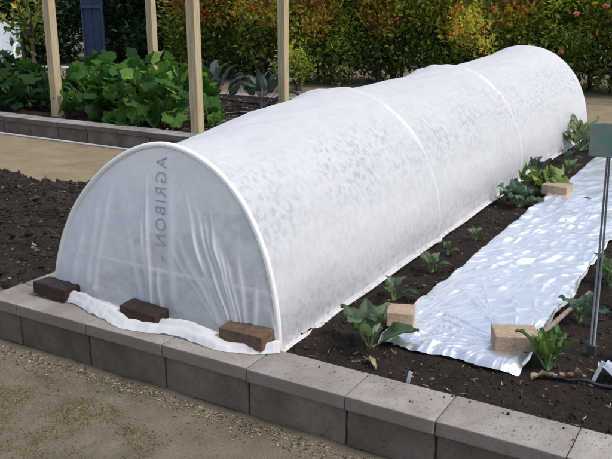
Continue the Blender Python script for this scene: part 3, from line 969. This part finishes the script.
V, F = chunks(230, lambda r: np.array([r.uniform(-1.45, .3), 2.195 + (1 - r.beta(1, 3)) * .19, .0008]), lambda r: np.array([.0008 + r.exponential(.0011)] * 3) * r.uniform(.6, 1.3, 3), seed=35)
tag(mesh('spilled_soil', V, F, M_clods), 'crumbs of soil spilled over the cap stones', kind='stuff')
V, F = chunks(5200, lambda r: (lambda x, y: np.array([x, y, zl(x, y) + .006]))(r.uniform(-6.2, -2.96), r.uniform(2.1, 4.5)), lambda r: (np.array([r.uniform(.004, .03), r.uniform(.002, .007), r.uniform(.002, .004)]) if r.uniform() < .4 else r.exponential(.008) * r.uniform(.6, 1.3, 3) + .003), seed=7)
tag(mesh('mulch', V, F, M_mulch), 'bark chips, clods and debris on the dark soil at left', kind='stuff')
tw = []
r = np.random.default_rng(8)
for i in range(90):
    x, y = r.uniform(-5.8, -3.0), r.uniform(2.4, 4.5)
    a = r.uniform(-.5, .9); L = r.uniform(.08, .45)
    P = [(x + math.cos(a) * L * t + r.normal(0, .006), y + math.sin(a) * L * t + r.normal(0, .006), zl(min(x + math.cos(a) * L * t, -2.96), y) + .012 + .03 * t * r.uniform(0, 1)) for t in (0, .33, .66, 1)]
    P = [(min(p[0], -2.95), p[1], p[2]) for p in P]
    tw.append(tube(P, [.005, .0045, .004, .002], 5))
V, F, A = join(tw)
tag(mesh('twigs', V, F, M_mulch), 'thin dry twigs and vines lying on the dark soil at left', kind='stuff')

for (x, y, sd, lab) in [(-4.45, 3.42, 401, 'small bright green weed on the dark soil at the left edge'), (-3.95, 3.9, 402, 'tiny weed on the dark soil near the tan path')]:
    rosette('weed', (x, y, ZG + .02), 7, .10, .06, M_squash, lab, 'plant', None, (10, 60), sd, .3, .2, tints=.2)
# moss / sparse short grass
def tufts(name, n, pos, h, mat, label, seed):
    r = np.random.default_rng(seed)
    P = np.array([pos(r) for _ in range(n)])
    a = r.uniform(0, 6.28, n); hh = h * r.uniform(.4, 1.2, n); w = r.uniform(.0012, .003, n)
    lean = r.uniform(-.7, .7, (n, 2)) * hh[:, None]
    dx = np.stack([np.cos(a) * w, np.sin(a) * w, np.zeros(n)], 1)
    tip = P + np.concatenate([lean, hh[:, None]], 1)
    V = np.stack([P - dx, P + dx, tip], 1).reshape(-1, 3)
    F = np.arange(3 * n).reshape(-1, 3)
    t = np.repeat(r.uniform(0, 1, n), 3)
    tag(mesh(name, V, F, mat, attrs={'tint': t}), label, kind='stuff')
M_moss = leaf_mat('mossy_grass', [(.0, (.10, .08, .03)), (.5, (.17, .14, .045)), (1, (.24, .205, .085))], .2, .8)
def pos_moss(r):
    while True:
        x, y = r.uniform(-2.9, -1.6), r.uniform(1.3, 2.05)
        d = math.hypot((x + 2.32) / .55, (y - 1.80) / .17)
        if fbm(x, y, 2, 6) * 1.2 + .6 * (1 - d) > r.uniform(-.15, .6): return (x, y, gz(x, y) - .001)
tufts('mossy_grass', 12000, pos_moss, .0065, M_moss, 'short yellow green mossy growth on the sandy ground', 12)

# ---------------------------------------------------------------- posts
def post(x, y, lean, lab):
    s = .093
    rt = empty('wooden_post', (x, y, -.06), lab, 'post', 'wooden posts standing in the vegetable bed')
    V, F = box(0, 0, 1.25, s, s, 2.5, .005)
    o = mesh('shaft', V, F, M_wood, rt)
    rt.rotation_euler = lean
    V, F = box(0, 0, .035, s + .02, s + .02, .05, .006)
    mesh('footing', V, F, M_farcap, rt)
post(-6.67, 6.14, (0, .005, .0), 'leftmost pale wooden post in front of the dark leaves')
post(-4.70, 6.02, (0, -.004, .05), 'pale wooden post at the near right corner of the vegetable bed')
post(-4.85, 7.80, (0, 0, .0), 'pale wooden post at the far right of the vegetable bed nearest the tunnel')
post(-6.82, 7.90, (0, 0, .03), 'pale wooden post rising behind the big squash leaves')

# ---------------------------------------------------------------- squash and vegetable bed plants
def lobed_leaf(Rd, seed, r):
    n = 22
    V = [(0, 0, 0)]
    ring1, ring2 = [], []
    for i in range(n):
        a = 2 * PI * i / n
        lob = 1 + .16 * math.cos(5 * a) - .45 * math.exp(-((a if a < PI else 2 * PI - a) / .28) ** 2)
        rr = Rd * lob * (1 + .06 * r.normal())
        ring1.append((math.cos(a) * rr * .55, math.sin(a) * rr * .55, .10 * Rd + .05 * Rd * r.normal()))
        ring2.append((math.cos(a) * rr, math.sin(a) * rr, .02 * Rd + .13 * Rd * math.sin(2.5 * a + seed) * .6 + .05 * Rd * r.normal()))
    V += ring1 + ring2
    F = []
    for i in range(n):
        j = (i + 1) % n
        F.append((0, 1 + i, 1 + j)); F.append((1 + i, 1 + n + i, 1 + n + j, 1 + j))
    return np.array(V), F

def vine(name, loc, n, spread, height, Rd, mat, label, cat, seed, tint=0, group=None):
    r = np.random.default_rng(seed)
    root = empty(name, loc, label, cat, group)
    lv, st = [], []
    for i in range(n):
        a = r.uniform(0, 6.28); d = math.sqrt(r.uniform(0, 1))
        x, y = math.cos(a) * d * spread[0], math.sin(a) * d * spread[1]
        z = height * (1 - .45 * d * d) * r.uniform(.12, 1.05)
        V, F = lobed_leaf(Rd * r.uniform(.55, 1.15), i, r)
        V = rot_place(V, r.uniform(0, 6.28), r.normal(0, .7), (0, 0, 0), r.normal(0, .7))
        # face slightly outward
        V = rot_place(V, a, -.35 * d - .25, (x, y, z)) if False else V + np.array([x, y, z])
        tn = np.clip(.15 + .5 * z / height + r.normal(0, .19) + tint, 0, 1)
        lv.append((V, F, np.full(len(V), tn)))
        if i % 2 == 0:
            st.append(tube([(x * .35, y * .35, 0), (x * .7, y * .7, z * .6), (x, y, z)], [.008, .006, .004], 5))
    V, F, A = join(lv)
    mesh('foliage', V, F, mat, root, smooth=True, attrs={'tint': A})
    V, F, A = join(st)
    mesh('stem', V, F, M_stalk, root, smooth=True)
    return root
gS = 'squash plants in the vegetable bed'
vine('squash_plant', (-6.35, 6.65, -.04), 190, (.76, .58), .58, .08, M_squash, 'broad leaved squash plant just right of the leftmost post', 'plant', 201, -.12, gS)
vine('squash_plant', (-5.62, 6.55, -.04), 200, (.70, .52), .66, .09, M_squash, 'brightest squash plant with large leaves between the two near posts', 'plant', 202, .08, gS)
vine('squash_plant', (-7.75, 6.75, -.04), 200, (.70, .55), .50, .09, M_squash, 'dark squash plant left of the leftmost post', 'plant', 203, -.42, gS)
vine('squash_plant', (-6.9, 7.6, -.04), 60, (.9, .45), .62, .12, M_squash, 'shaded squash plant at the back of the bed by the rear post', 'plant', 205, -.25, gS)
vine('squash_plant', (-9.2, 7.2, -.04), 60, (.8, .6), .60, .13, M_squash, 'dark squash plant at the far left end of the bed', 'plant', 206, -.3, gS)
vine('squash_plant', (-5.62, 6.10, -.02), 16, (.26, .12), .14, .08, M_squash, 'squash shoot spilling over the cap stones of the far wall', 'plant', 207, .1, gS)
rosette('lettuce_plant', (-4.78, 6.42, -.04), 9, .20, .08, M_squash, 'light green lettuce plant just right of the corner post', 'plant', None, (40, 85), 211, .2, .3, tints=.3)
rosette('kale_plant', (-5.75, 7.65, -.04), 17, .72, .13, M_leafpurple, 'taller dusky grey green kale standing between the two right posts', 'plant', 'dusky kale plants behind the squash', (30, 85), 212, .45, .18, droop=1.5, stalkmat=M_stalkp)
rosette('kale_plant', (-5.25, 7.95, -.04), 13, .6, .13, M_leafpurple, 'lower dusky grey green kale just left of the rear right post', 'plant', 'dusky kale plants behind the squash', (20, 80), 213, .4, .18, droop=1.5, stalkmat=M_stalkp)
# hoses / straw in the bare right part of that bed
for q, (x0, y0, x1_, y1_, lab) in enumerate([(-5.6, 6.6, -4.7, 8.2, 'nearer dark drip hose'), (-5.9, 7.6, -4.75, 7.3, 'middle dark drip hose'), (-6.2, 8.2, -4.8, 8.0, 'rear dark drip hose')]):
    P = [(x0 + (x1_ - x0) * t, y0 + (y1_ - y0) * t + .05 * math.sin(t * 6 + q), -.02) for t in np.linspace(0, 1, 24)]
    V, F = tube(P, .012, 6)
    tag(mesh('drip_hose', V, F, bpy.data.materials['black_hose'], smooth=True), lab + ' on the bare soil of the bed by the rear right post', 'hose')
V, F = chunks(900, lambda r: np.array([r.uniform(-6.3, -4.7), r.uniform(6.1, 8.4), -.025]), lambda r: np.array([r.uniform(.01, .06), r.uniform(.003, .01), .004]), seed=16)
tag(mesh('straw_mulch', V, F, M_bits), 'straw mulch on the vegetable bed soil', kind='stuff')

# ---------------------------------------------------------------- shrubs and trees
LT = np.array([(0, 0, 0), (.35, .24, .05), (.35, -.24, .05), (.75, .17, .02), (.75, -.17, .02), (1.0, 0, -.08), (.4, 0, -.03), (.75, 0, -.05)])
LF = np.array([(0, 6, 1, 1), (0, 2, 6, 6), (1, 6, 7, 3), (2, 4, 7, 6), (3, 7, 5, 5), (4, 5, 7, 7)])
def leafcloud(P, D, Nn, size):
    n = len(P)
    D = D / (np.linalg.norm(D, axis=1)[:, None] + 1e-9)
    Sx = np.cross(Nn, D); Sx /= (np.linalg.norm(Sx, axis=1)[:, None] + 1e-9)
    Up = np.cross(D, Sx)
    s = size[:, None, None]
    V = P[:, None, :] + s * (LT[None, :, 0:1] * D[:, None, :] + LT[None, :, 1:2] * Sx[:, None, :] + LT[None, :, 2:3] * Up[:, None, :])
    F = (LF[None] + (np.arange(n) * 8)[:, None, None]).reshape(-1, 4)
    F = [tuple(dict.fromkeys(f)) for f in F.tolist()]
    return V.reshape(-1, 3), F

M_bark = speckle_mat('bark', [(.3, (.03, .022, .017)), (.6, (.08, .06, .045)), (.8, (.13, .10, .08))], 12, 60, .8, .01)
def shrub(name, loc, rx, ry, z0, z1, nclump, per, leaf, mat, label, seed, tintfn, ntr=4, cat='shrub', group=None, parts=True):
    r = np.random.default_rng(seed)
    root = empty(name, loc, label, cat, group)
    # uneven crown built of several overlapping masses
    K = 12
    mc = np.stack([r.uniform(-.62, .62, K) * rx, r.uniform(-.5, .5, K) * ry, z0 + (z1 - z0) * (.10 + .78 * (np.arange(K) + r.uniform(0, 1, K)) / K)], 1)
    mr = np.stack([r.uniform(.34, .55, K) * rx, r.uniform(.4, .65, K) * ry, r.uniform(.2, .34, K) * (z1 - z0)], 1)
    which = r.integers(0, K, nclump)
    d = r.normal(size=(nclump, 3)); d /= np.linalg.norm(d, axis=1)[:, None]
    rad = r.uniform(.45, 1.05, nclump) ** .6
    C = mc[which] + d * mr[which] * rad[:, None]
    C[:, 2] = np.maximum(C[:, 2], z0 * .6 + .1 * r.uniform(0, 1, nclump))
    out = d * .8 + np.array([0, 0, .35])
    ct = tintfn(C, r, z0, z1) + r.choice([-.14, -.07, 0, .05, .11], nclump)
    P = np.repeat(C, per, 0) + r.normal(0, 1, (nclump * per, 3)) * leaf * 1.15
    D = np.repeat(out, per, 0) + r.normal(0, .75, (nclump * per, 3))
    Nn = r.normal(0, .6, (nclump * per, 3)) + np.array([0, -.15, .8])
    sz = leaf * r.uniform(.45, 1.35, nclump * per)
    V, F = leafcloud(P, D, Nn, sz)
    t = np.clip(np.repeat(ct, per) + r.normal(0, .09, nclump * per), 0, 1)
    mesh('foliage', V, F, mat, root, attrs={'tint': np.repeat(t, 8)})
    tr = []
    for i in range(ntr):
        bx, by = r.uniform(-.35, .35) * rx, r.uniform(-.3, .3) * ry
        top = mc[i % K]
        P = [np.array([bx, by, -.05]), np.array([bx * .9 + r.normal(0, .03), by, z0 + .2]), (np.array([bx, by, z0]) + top) / 2 + r.normal(0, .04, 3), top]
        tr.append(tube(P, [.028, .024, .018, .008], 7))
        for q in range(5):
            c = C[r.integers(0, nclump)]
            m_ = P[2] * r.uniform(.5, 1) + P[1] * 0 + top * 0 if False else P[2]
            tr.append(tube([m_, (m_ + c) / 2 + r.normal(0, .03, 3), c], [.011, .008, .003], 5))
    V, F, A = join(tr)
    mesh('branches', V, F, M_bark, root, smooth=True)
    return root, C, mc

M_hedge = leaf_mat('hedge_leaf', [(.0, (.018, .035, .010)), (.25, (.08, .12, .022)), (.5, (.19, .25, .035)), (.68, (.42, .42, .06)), (.8, (.58, .44, .06)), (.9, (.60, .22, .08)), (1, (.62, .13, .09))], .5, .5, .4)
M_dark = leaf_mat('dark_tree_leaf', [(.0, (.008, .022, .010)), (.5, (.02, .055, .02)), (1, (.06, .12, .04))], .3)

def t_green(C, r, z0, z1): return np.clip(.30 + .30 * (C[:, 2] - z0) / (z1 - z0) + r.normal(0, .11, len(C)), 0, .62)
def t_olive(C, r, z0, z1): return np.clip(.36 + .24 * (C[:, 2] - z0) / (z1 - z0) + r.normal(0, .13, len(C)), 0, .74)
def t_red(C, r, z0, z1):
    h = (C[:, 2] - z0) / (z1 - z0)
    t = np.clip(.25 + .25 * h + r.normal(0, .10, len(C)), 0, .7)
    hot = (h > .42) & (r.uniform(0, 1, len(C)) < .50)
    t[hot] = r.uniform(.68, 1.0, hot.sum())
    return t
def t_tip(C, r, z0, z1):
    h = (C[:, 2] - z0) / (z1 - z0)
    t = t_green(C, r, z0, z1)
    hot = ((h > .38) & (r.uniform(0, 1, len(C)) < .12)) | (np.hypot(C[:, 0] - r.uniform(-.4, .4), C[:, 2] - 1.1) < .32)
    t[hot] = r.uniform(.60, .93, hot.sum())
    return t
def t_bright(C, r, z0, z1): return np.clip(.70 + r.normal(0, .03, len(C)), .6, .76)

gH = 'shrubs of the hedge behind the beds'
hd = [
    (-8.9, 11.6, 1.0, .8, t_red, 'orange and yellow leaved hedge shrub behind the rear left post'),
    (-7.75, 11.4, 1.0, .8, t_red, 'red and orange tipped hedge shrub left of the rear right post'),
    (-6.6, 11.7, .95, .75, t_tip, 'green hedge shrub just right of the rear right post'),
    (-5.45, 12.0, .95, .75, t_tip, 'mid green hedge shrub above the second hoop of the tunnel'),
    (-4.4, 12.2, .95, .75, t_tip, 'olive green hedge shrub left of the bright yellow green shoots'),
    (-3.4, 12.5, .95, .75, t_tip, 'olive hedge shrub above the far end of the tunnel'),
    (-2.3, 12.8, 1.0, .8, t_green, 'dense green hedge shrub with pink flowers at the top right'),
    (-1.2, 12.9, 1.0, .8, t_olive, 'hedge shrub at the right end of the photo behind the sign'),
]
shr = []
for i, (x, y, rx, ry, tf, lab) in enumerate(hd):
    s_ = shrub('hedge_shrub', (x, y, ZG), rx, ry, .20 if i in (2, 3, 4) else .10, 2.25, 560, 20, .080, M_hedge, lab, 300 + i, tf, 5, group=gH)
    shr.append(s_)
# pale shoots and flowers
shrub('young_shrub', (-3.85, 11.35, ZG), .26, .2, .55, 1.12, 60, 12, .06, M_hedge, 'small bright yellow green shrub just above the tunnel between two hoops', 330, t_bright, 2)
shrub('young_shrub', (-6.35, 10.6, ZG), .38, .25, .10, .62, 90, 12, .06, M_hedge, 'low green shrub at the foot of the hedge right of the rear right post', 331, t_olive, 2)
M_flower = leaf_mat('pink_petal', [(0, (.5, .09, .12)), (1, (.65, .24, .24))], .3)
root_f, Cf, _ = shr[6]
r = np.random.default_rng(77)
for c in [(-2.62, 12.0, .86), (-2.73, 11.95, .46), (-1.98, 12.1, .62), (-2.35, 12.05, 1.0), (-3.75, 11.8, .97), ]:
    c = np.array(c) - np.array([-2.3, 12.8, ZG]) + np.array([0, -.12, 0]) + r.normal(0, .03, 3); fl = []
    for p in range(9):
        a = p * PI / 4.5
        V, F = blade(r.uniform(.04, .06), .06, .5, .6, .4, 4, 3, .1, p)
        fl.append((rot_place(V, a, .2 + .5 * (p % 3), c), F, np.full(len(V), r.uniform(0, 1))))
    V, F, A = join(fl)
    mesh('flower', V, F, M_flower, root_f, attrs={'tint': A})

gD = 'dark trees at the back of the garden'
dk = [(-13.6, 11.6, 1.3, 1.0, 'dark leafy tree behind the white chair'), (-12.0, 12.6, 1.3, 1.0, 'dark leafy tree left of the blue panel'),
      (-10.6, 12.4, 1.2, 1.0, 'dark leafy tree just right of the blue panel'), (-15.2, 10.6, 1.3, 1.0, 'dark leafy tree at the far left edge')]
for i, (x, y, rx, ry, lab) in enumerate(dk):
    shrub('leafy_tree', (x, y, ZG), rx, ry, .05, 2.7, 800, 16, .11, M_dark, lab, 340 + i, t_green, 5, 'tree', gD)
gB2 = 'tall shrubs behind the hedge'
for i, (x, y) in enumerate([(-10.5, 15.2), (-8.6, 15.4), (-6.7, 15.6), (-4.8, 15.8), (-2.9, 16.0), (-1.0, 16.2), (-13, 15.0), (-15.5, 14.2)]):
    labs = ['behind the orange leaved shrub', 'behind the red tipped shrub', 'behind the green hedge shrub', 'behind the middle of the hedge', 'behind the far end of the tunnel', 'behind the sign', 'behind the blue panel', 'behind the white chair']
    shrub('tall_shrub', (x, y, ZG), 1.35, .8, .15, 3.0, 420, 15, .13, M_dark, 'tall dark shrub in the second row ' + labs[i], 360 + i, t_green, 4, group=gB2)
shrub('climbing_vine', (-8.25, 7.2, -.05), .34, .2, .62, 1.5, 60, 9, .085, M_hedge, 'red and green leaved vine left of the leftmost post', 390, t_red, 2, 'vine')

# ---------------------------------------------------------------- things at the back left
M_blue = simple('blue_paint', (.005, .017, .05), .5, 0, .35, 6)
M_bluef = simple('blue_trim', (.012, .032, .07), .5, 0, .3, 6)
bo = (-11.1, 11.25, ZG)
b_ = empty('blue_panel', bo, 'tall narrow dark blue board panel standing among the leaves at the back', 'panel')
for k in range(2):
    V, F = box(-.085 + k * .17, 0, .9, .165, .03, 1.8, .004)
    mesh('board', V, F, M_blue, b_)
for z in (.25, 1.15):
    V, F = box(0, -.028, z, .34, .022, .05, .003)
    mesh('rail', V, F, M_bluef, b_)
V, F = box(-.185, -.012, .9, .03, .06, 1.8, .003); mesh('frame', V, F, M_bluef, b_)
V, F = box(.185, -.012, .9, .03, .06, 1.8, .003); mesh('frame', V, F, M_bluef, b_)
b_.rotation_euler = (0, 0, .45)

# white plastic garden chair
M_chair = simple('chair_plastic', (.48, .51, .54), .4, 0, .06)
co_ = (-10.85, 8.95, ZG)
ch = empty('garden_chair', co_, 'white plastic garden chair standing at the upper left edge', 'chair', None, .5)
V = []
for i in range(10):
    v = i / 9
    for j in range(9):
        u = -1 + j / 4
        w = .24 - .05 * v
        V.append((u * w, .22 + .14 * v - .05 * (1 - u * u) * 0 + .05 * (1 - u * u), .42 + .55 * v - .03 * v * abs(u) ** 3))
V = np.array(V)
Vb = V + np.array([0, .014, 0])
F = grid_faces(10, 9)
F2 = [tuple(i + 90 for i in f[::-1]) for f in F]
rim = list(range(9)) + [9 * i + 8 for i in range(1, 10)] + [81 + k for k in range(7, -1, -1)] + [9 * i for i in range(8, 0, -1)]
F3 = [(rim[i], rim[(i + 1) % len(rim)], rim[(i + 1) % len(rim)] + 90, rim[i] + 90) for i in range(len(rim))]
skip = {(k, q) for k in (3, 4, 5) for q in ()}
mesh('backrest', np.vstack([V, Vb]), F + F2 + F3, M_chair, ch, smooth=False)
V, F = box(0, .02, .425, .48, .44, .03, .012); mesh('seat', V, F, M_chair, ch)
for sx in (-1, 1):
    V, F = tube([(sx * .20, -.16, .42), (sx * .25, -.20, 0)], [.028, .02], 8); mesh('leg', V, F, M_chair, ch, smooth=True)
    V, F = tube([(sx * .20, .22, .42), (sx * .24, .28, 0)], [.028, .02], 8); mesh('leg', V, F, M_chair, ch, smooth=True)
    V, F = tube([(sx * .24, -.17, .42), (sx * .26, -.16, .62), (sx * .265, .0, .655), (sx * .25, .26, .66)], [.022, .024, .024, .02], 8); mesh('armrest', V, F, M_chair, ch, smooth=True)

# grey bin
gb = (-10.35, 8.35, ZG)
bn = empty('plastic_bin', gb, 'grey plastic bin at the far left edge in front of the white chair', 'bin')
M_bin = simple('grey_plastic', (.22, .25, .30), .5, 0, .1)
V = []; F = []
prof_ = [(.15, 0), (.17, .30), (.185, .50), (.20, .50), (.20, .53), (.175, .53), (.16, .30), (.14, .03), (.001, .03)]
for (rr, z) in prof_:
    for k in range(20):
        V.append((rr * math.cos(k * PI / 10), rr * math.sin(k * PI / 10), z))
mesh('tub', V, grid_faces(len(prof_), 20, True), M_bin, bn, smooth=False)
V, F = tube([(-.2, 0, .5), (-.16, -.1, .42), (0, -.2, .38), (.16, -.1, .42), (.2, 0, .5)], .006, 6); mesh('handle', V, F, M_metal, bn)

# pale boards and stones among the back leaves
M_pale = simple('pale_board', (.42, .42, .42), .8)
for i, (x, y, w_, rz, z) in enumerate([(-9.6, 8.95, .55, .1, .10), (-9.9, 8.3, .42, .05, -.02)]):
    V, F = box(0, 0, .02, w_, .14, .04, .004)
    o = mesh('wooden_board', V, F, M_pale); o.location = (x, y, z); o.rotation_euler = (0, 0, rz)
    tag(o, ['pale grey board lying behind the dark squash plant', 'pale grey board lying lower in front of the other board'][i], 'board')
V, F = rough_box(.16, .12, .14, 8, .008, .03, 4, 12)
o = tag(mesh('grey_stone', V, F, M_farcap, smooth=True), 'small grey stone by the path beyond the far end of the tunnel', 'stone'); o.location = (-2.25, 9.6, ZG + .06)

# ---------------------------------------------------------------- camera, light, world
cam = bpy.data.cameras.new('Camera'); co = bpy.data.objects.new('Camera', cam); COL.objects.link(co)
cam.sensor_width = 36; cam.lens = 36 * 809 / 612
cam.clip_end = 500; cam.clip_start = .05
co.location = (0, 0, 1.33)
co.rotation_euler = (math.radians(90 - 16.8), 0, math.radians(30.3))
S.camera = co

EL, AZ = math.radians(58), math.radians(88)      # azimuth from +Y towards +X
W = bpy.data.worlds.new('World'); S.world = W; W.use_nodes = True
nt = W.node_tree
bg = nt.nodes.get('Background') or nt.nodes.new('ShaderNodeBackground')
sky = nt.nodes.new('ShaderNodeTexSky'); sky.sky_type = 'NISHITA'; sky.sun_disc = False
sky.sun_elevation = EL; sky.sun_rotation = AZ; sky.air_density = 1.0; sky.dust_density = 2.0; sky.ozone_density = 1.0
hs_ = nt.nodes.new('ShaderNodeHueSaturation'); hs_.inputs['Saturation'].default_value = .78   # camera white balance towards the open shade
nt.links.new(sky.outputs[0], hs_.inputs['Color']); nt.links.new(hs_.outputs[0], bg.inputs[0]); bg.inputs[1].default_value = .13
sl = bpy.data.lights.new('Sun', 'SUN'); sl.energy = 1.5; sl.angle = math.radians(16); sl.color = (1.0, .92, .80)
so_ = bpy.data.objects.new('Sun', sl); COL.objects.link(so_)
dirv = Vector((math.sin(AZ) * math.cos(EL), math.cos(AZ) * math.cos(EL), math.sin(EL)))
so_.rotation_euler = dirv.to_track_quat('Z', 'Y').to_euler()
so_.location = dirv * 20
S.view_settings.view_transform = 'Standard'; S.view_settings.look = 'None'
S.view_settings.exposure = 0.76; S.view_settings.gamma = 1.0
S.view_settings.use_curve_mapping = False
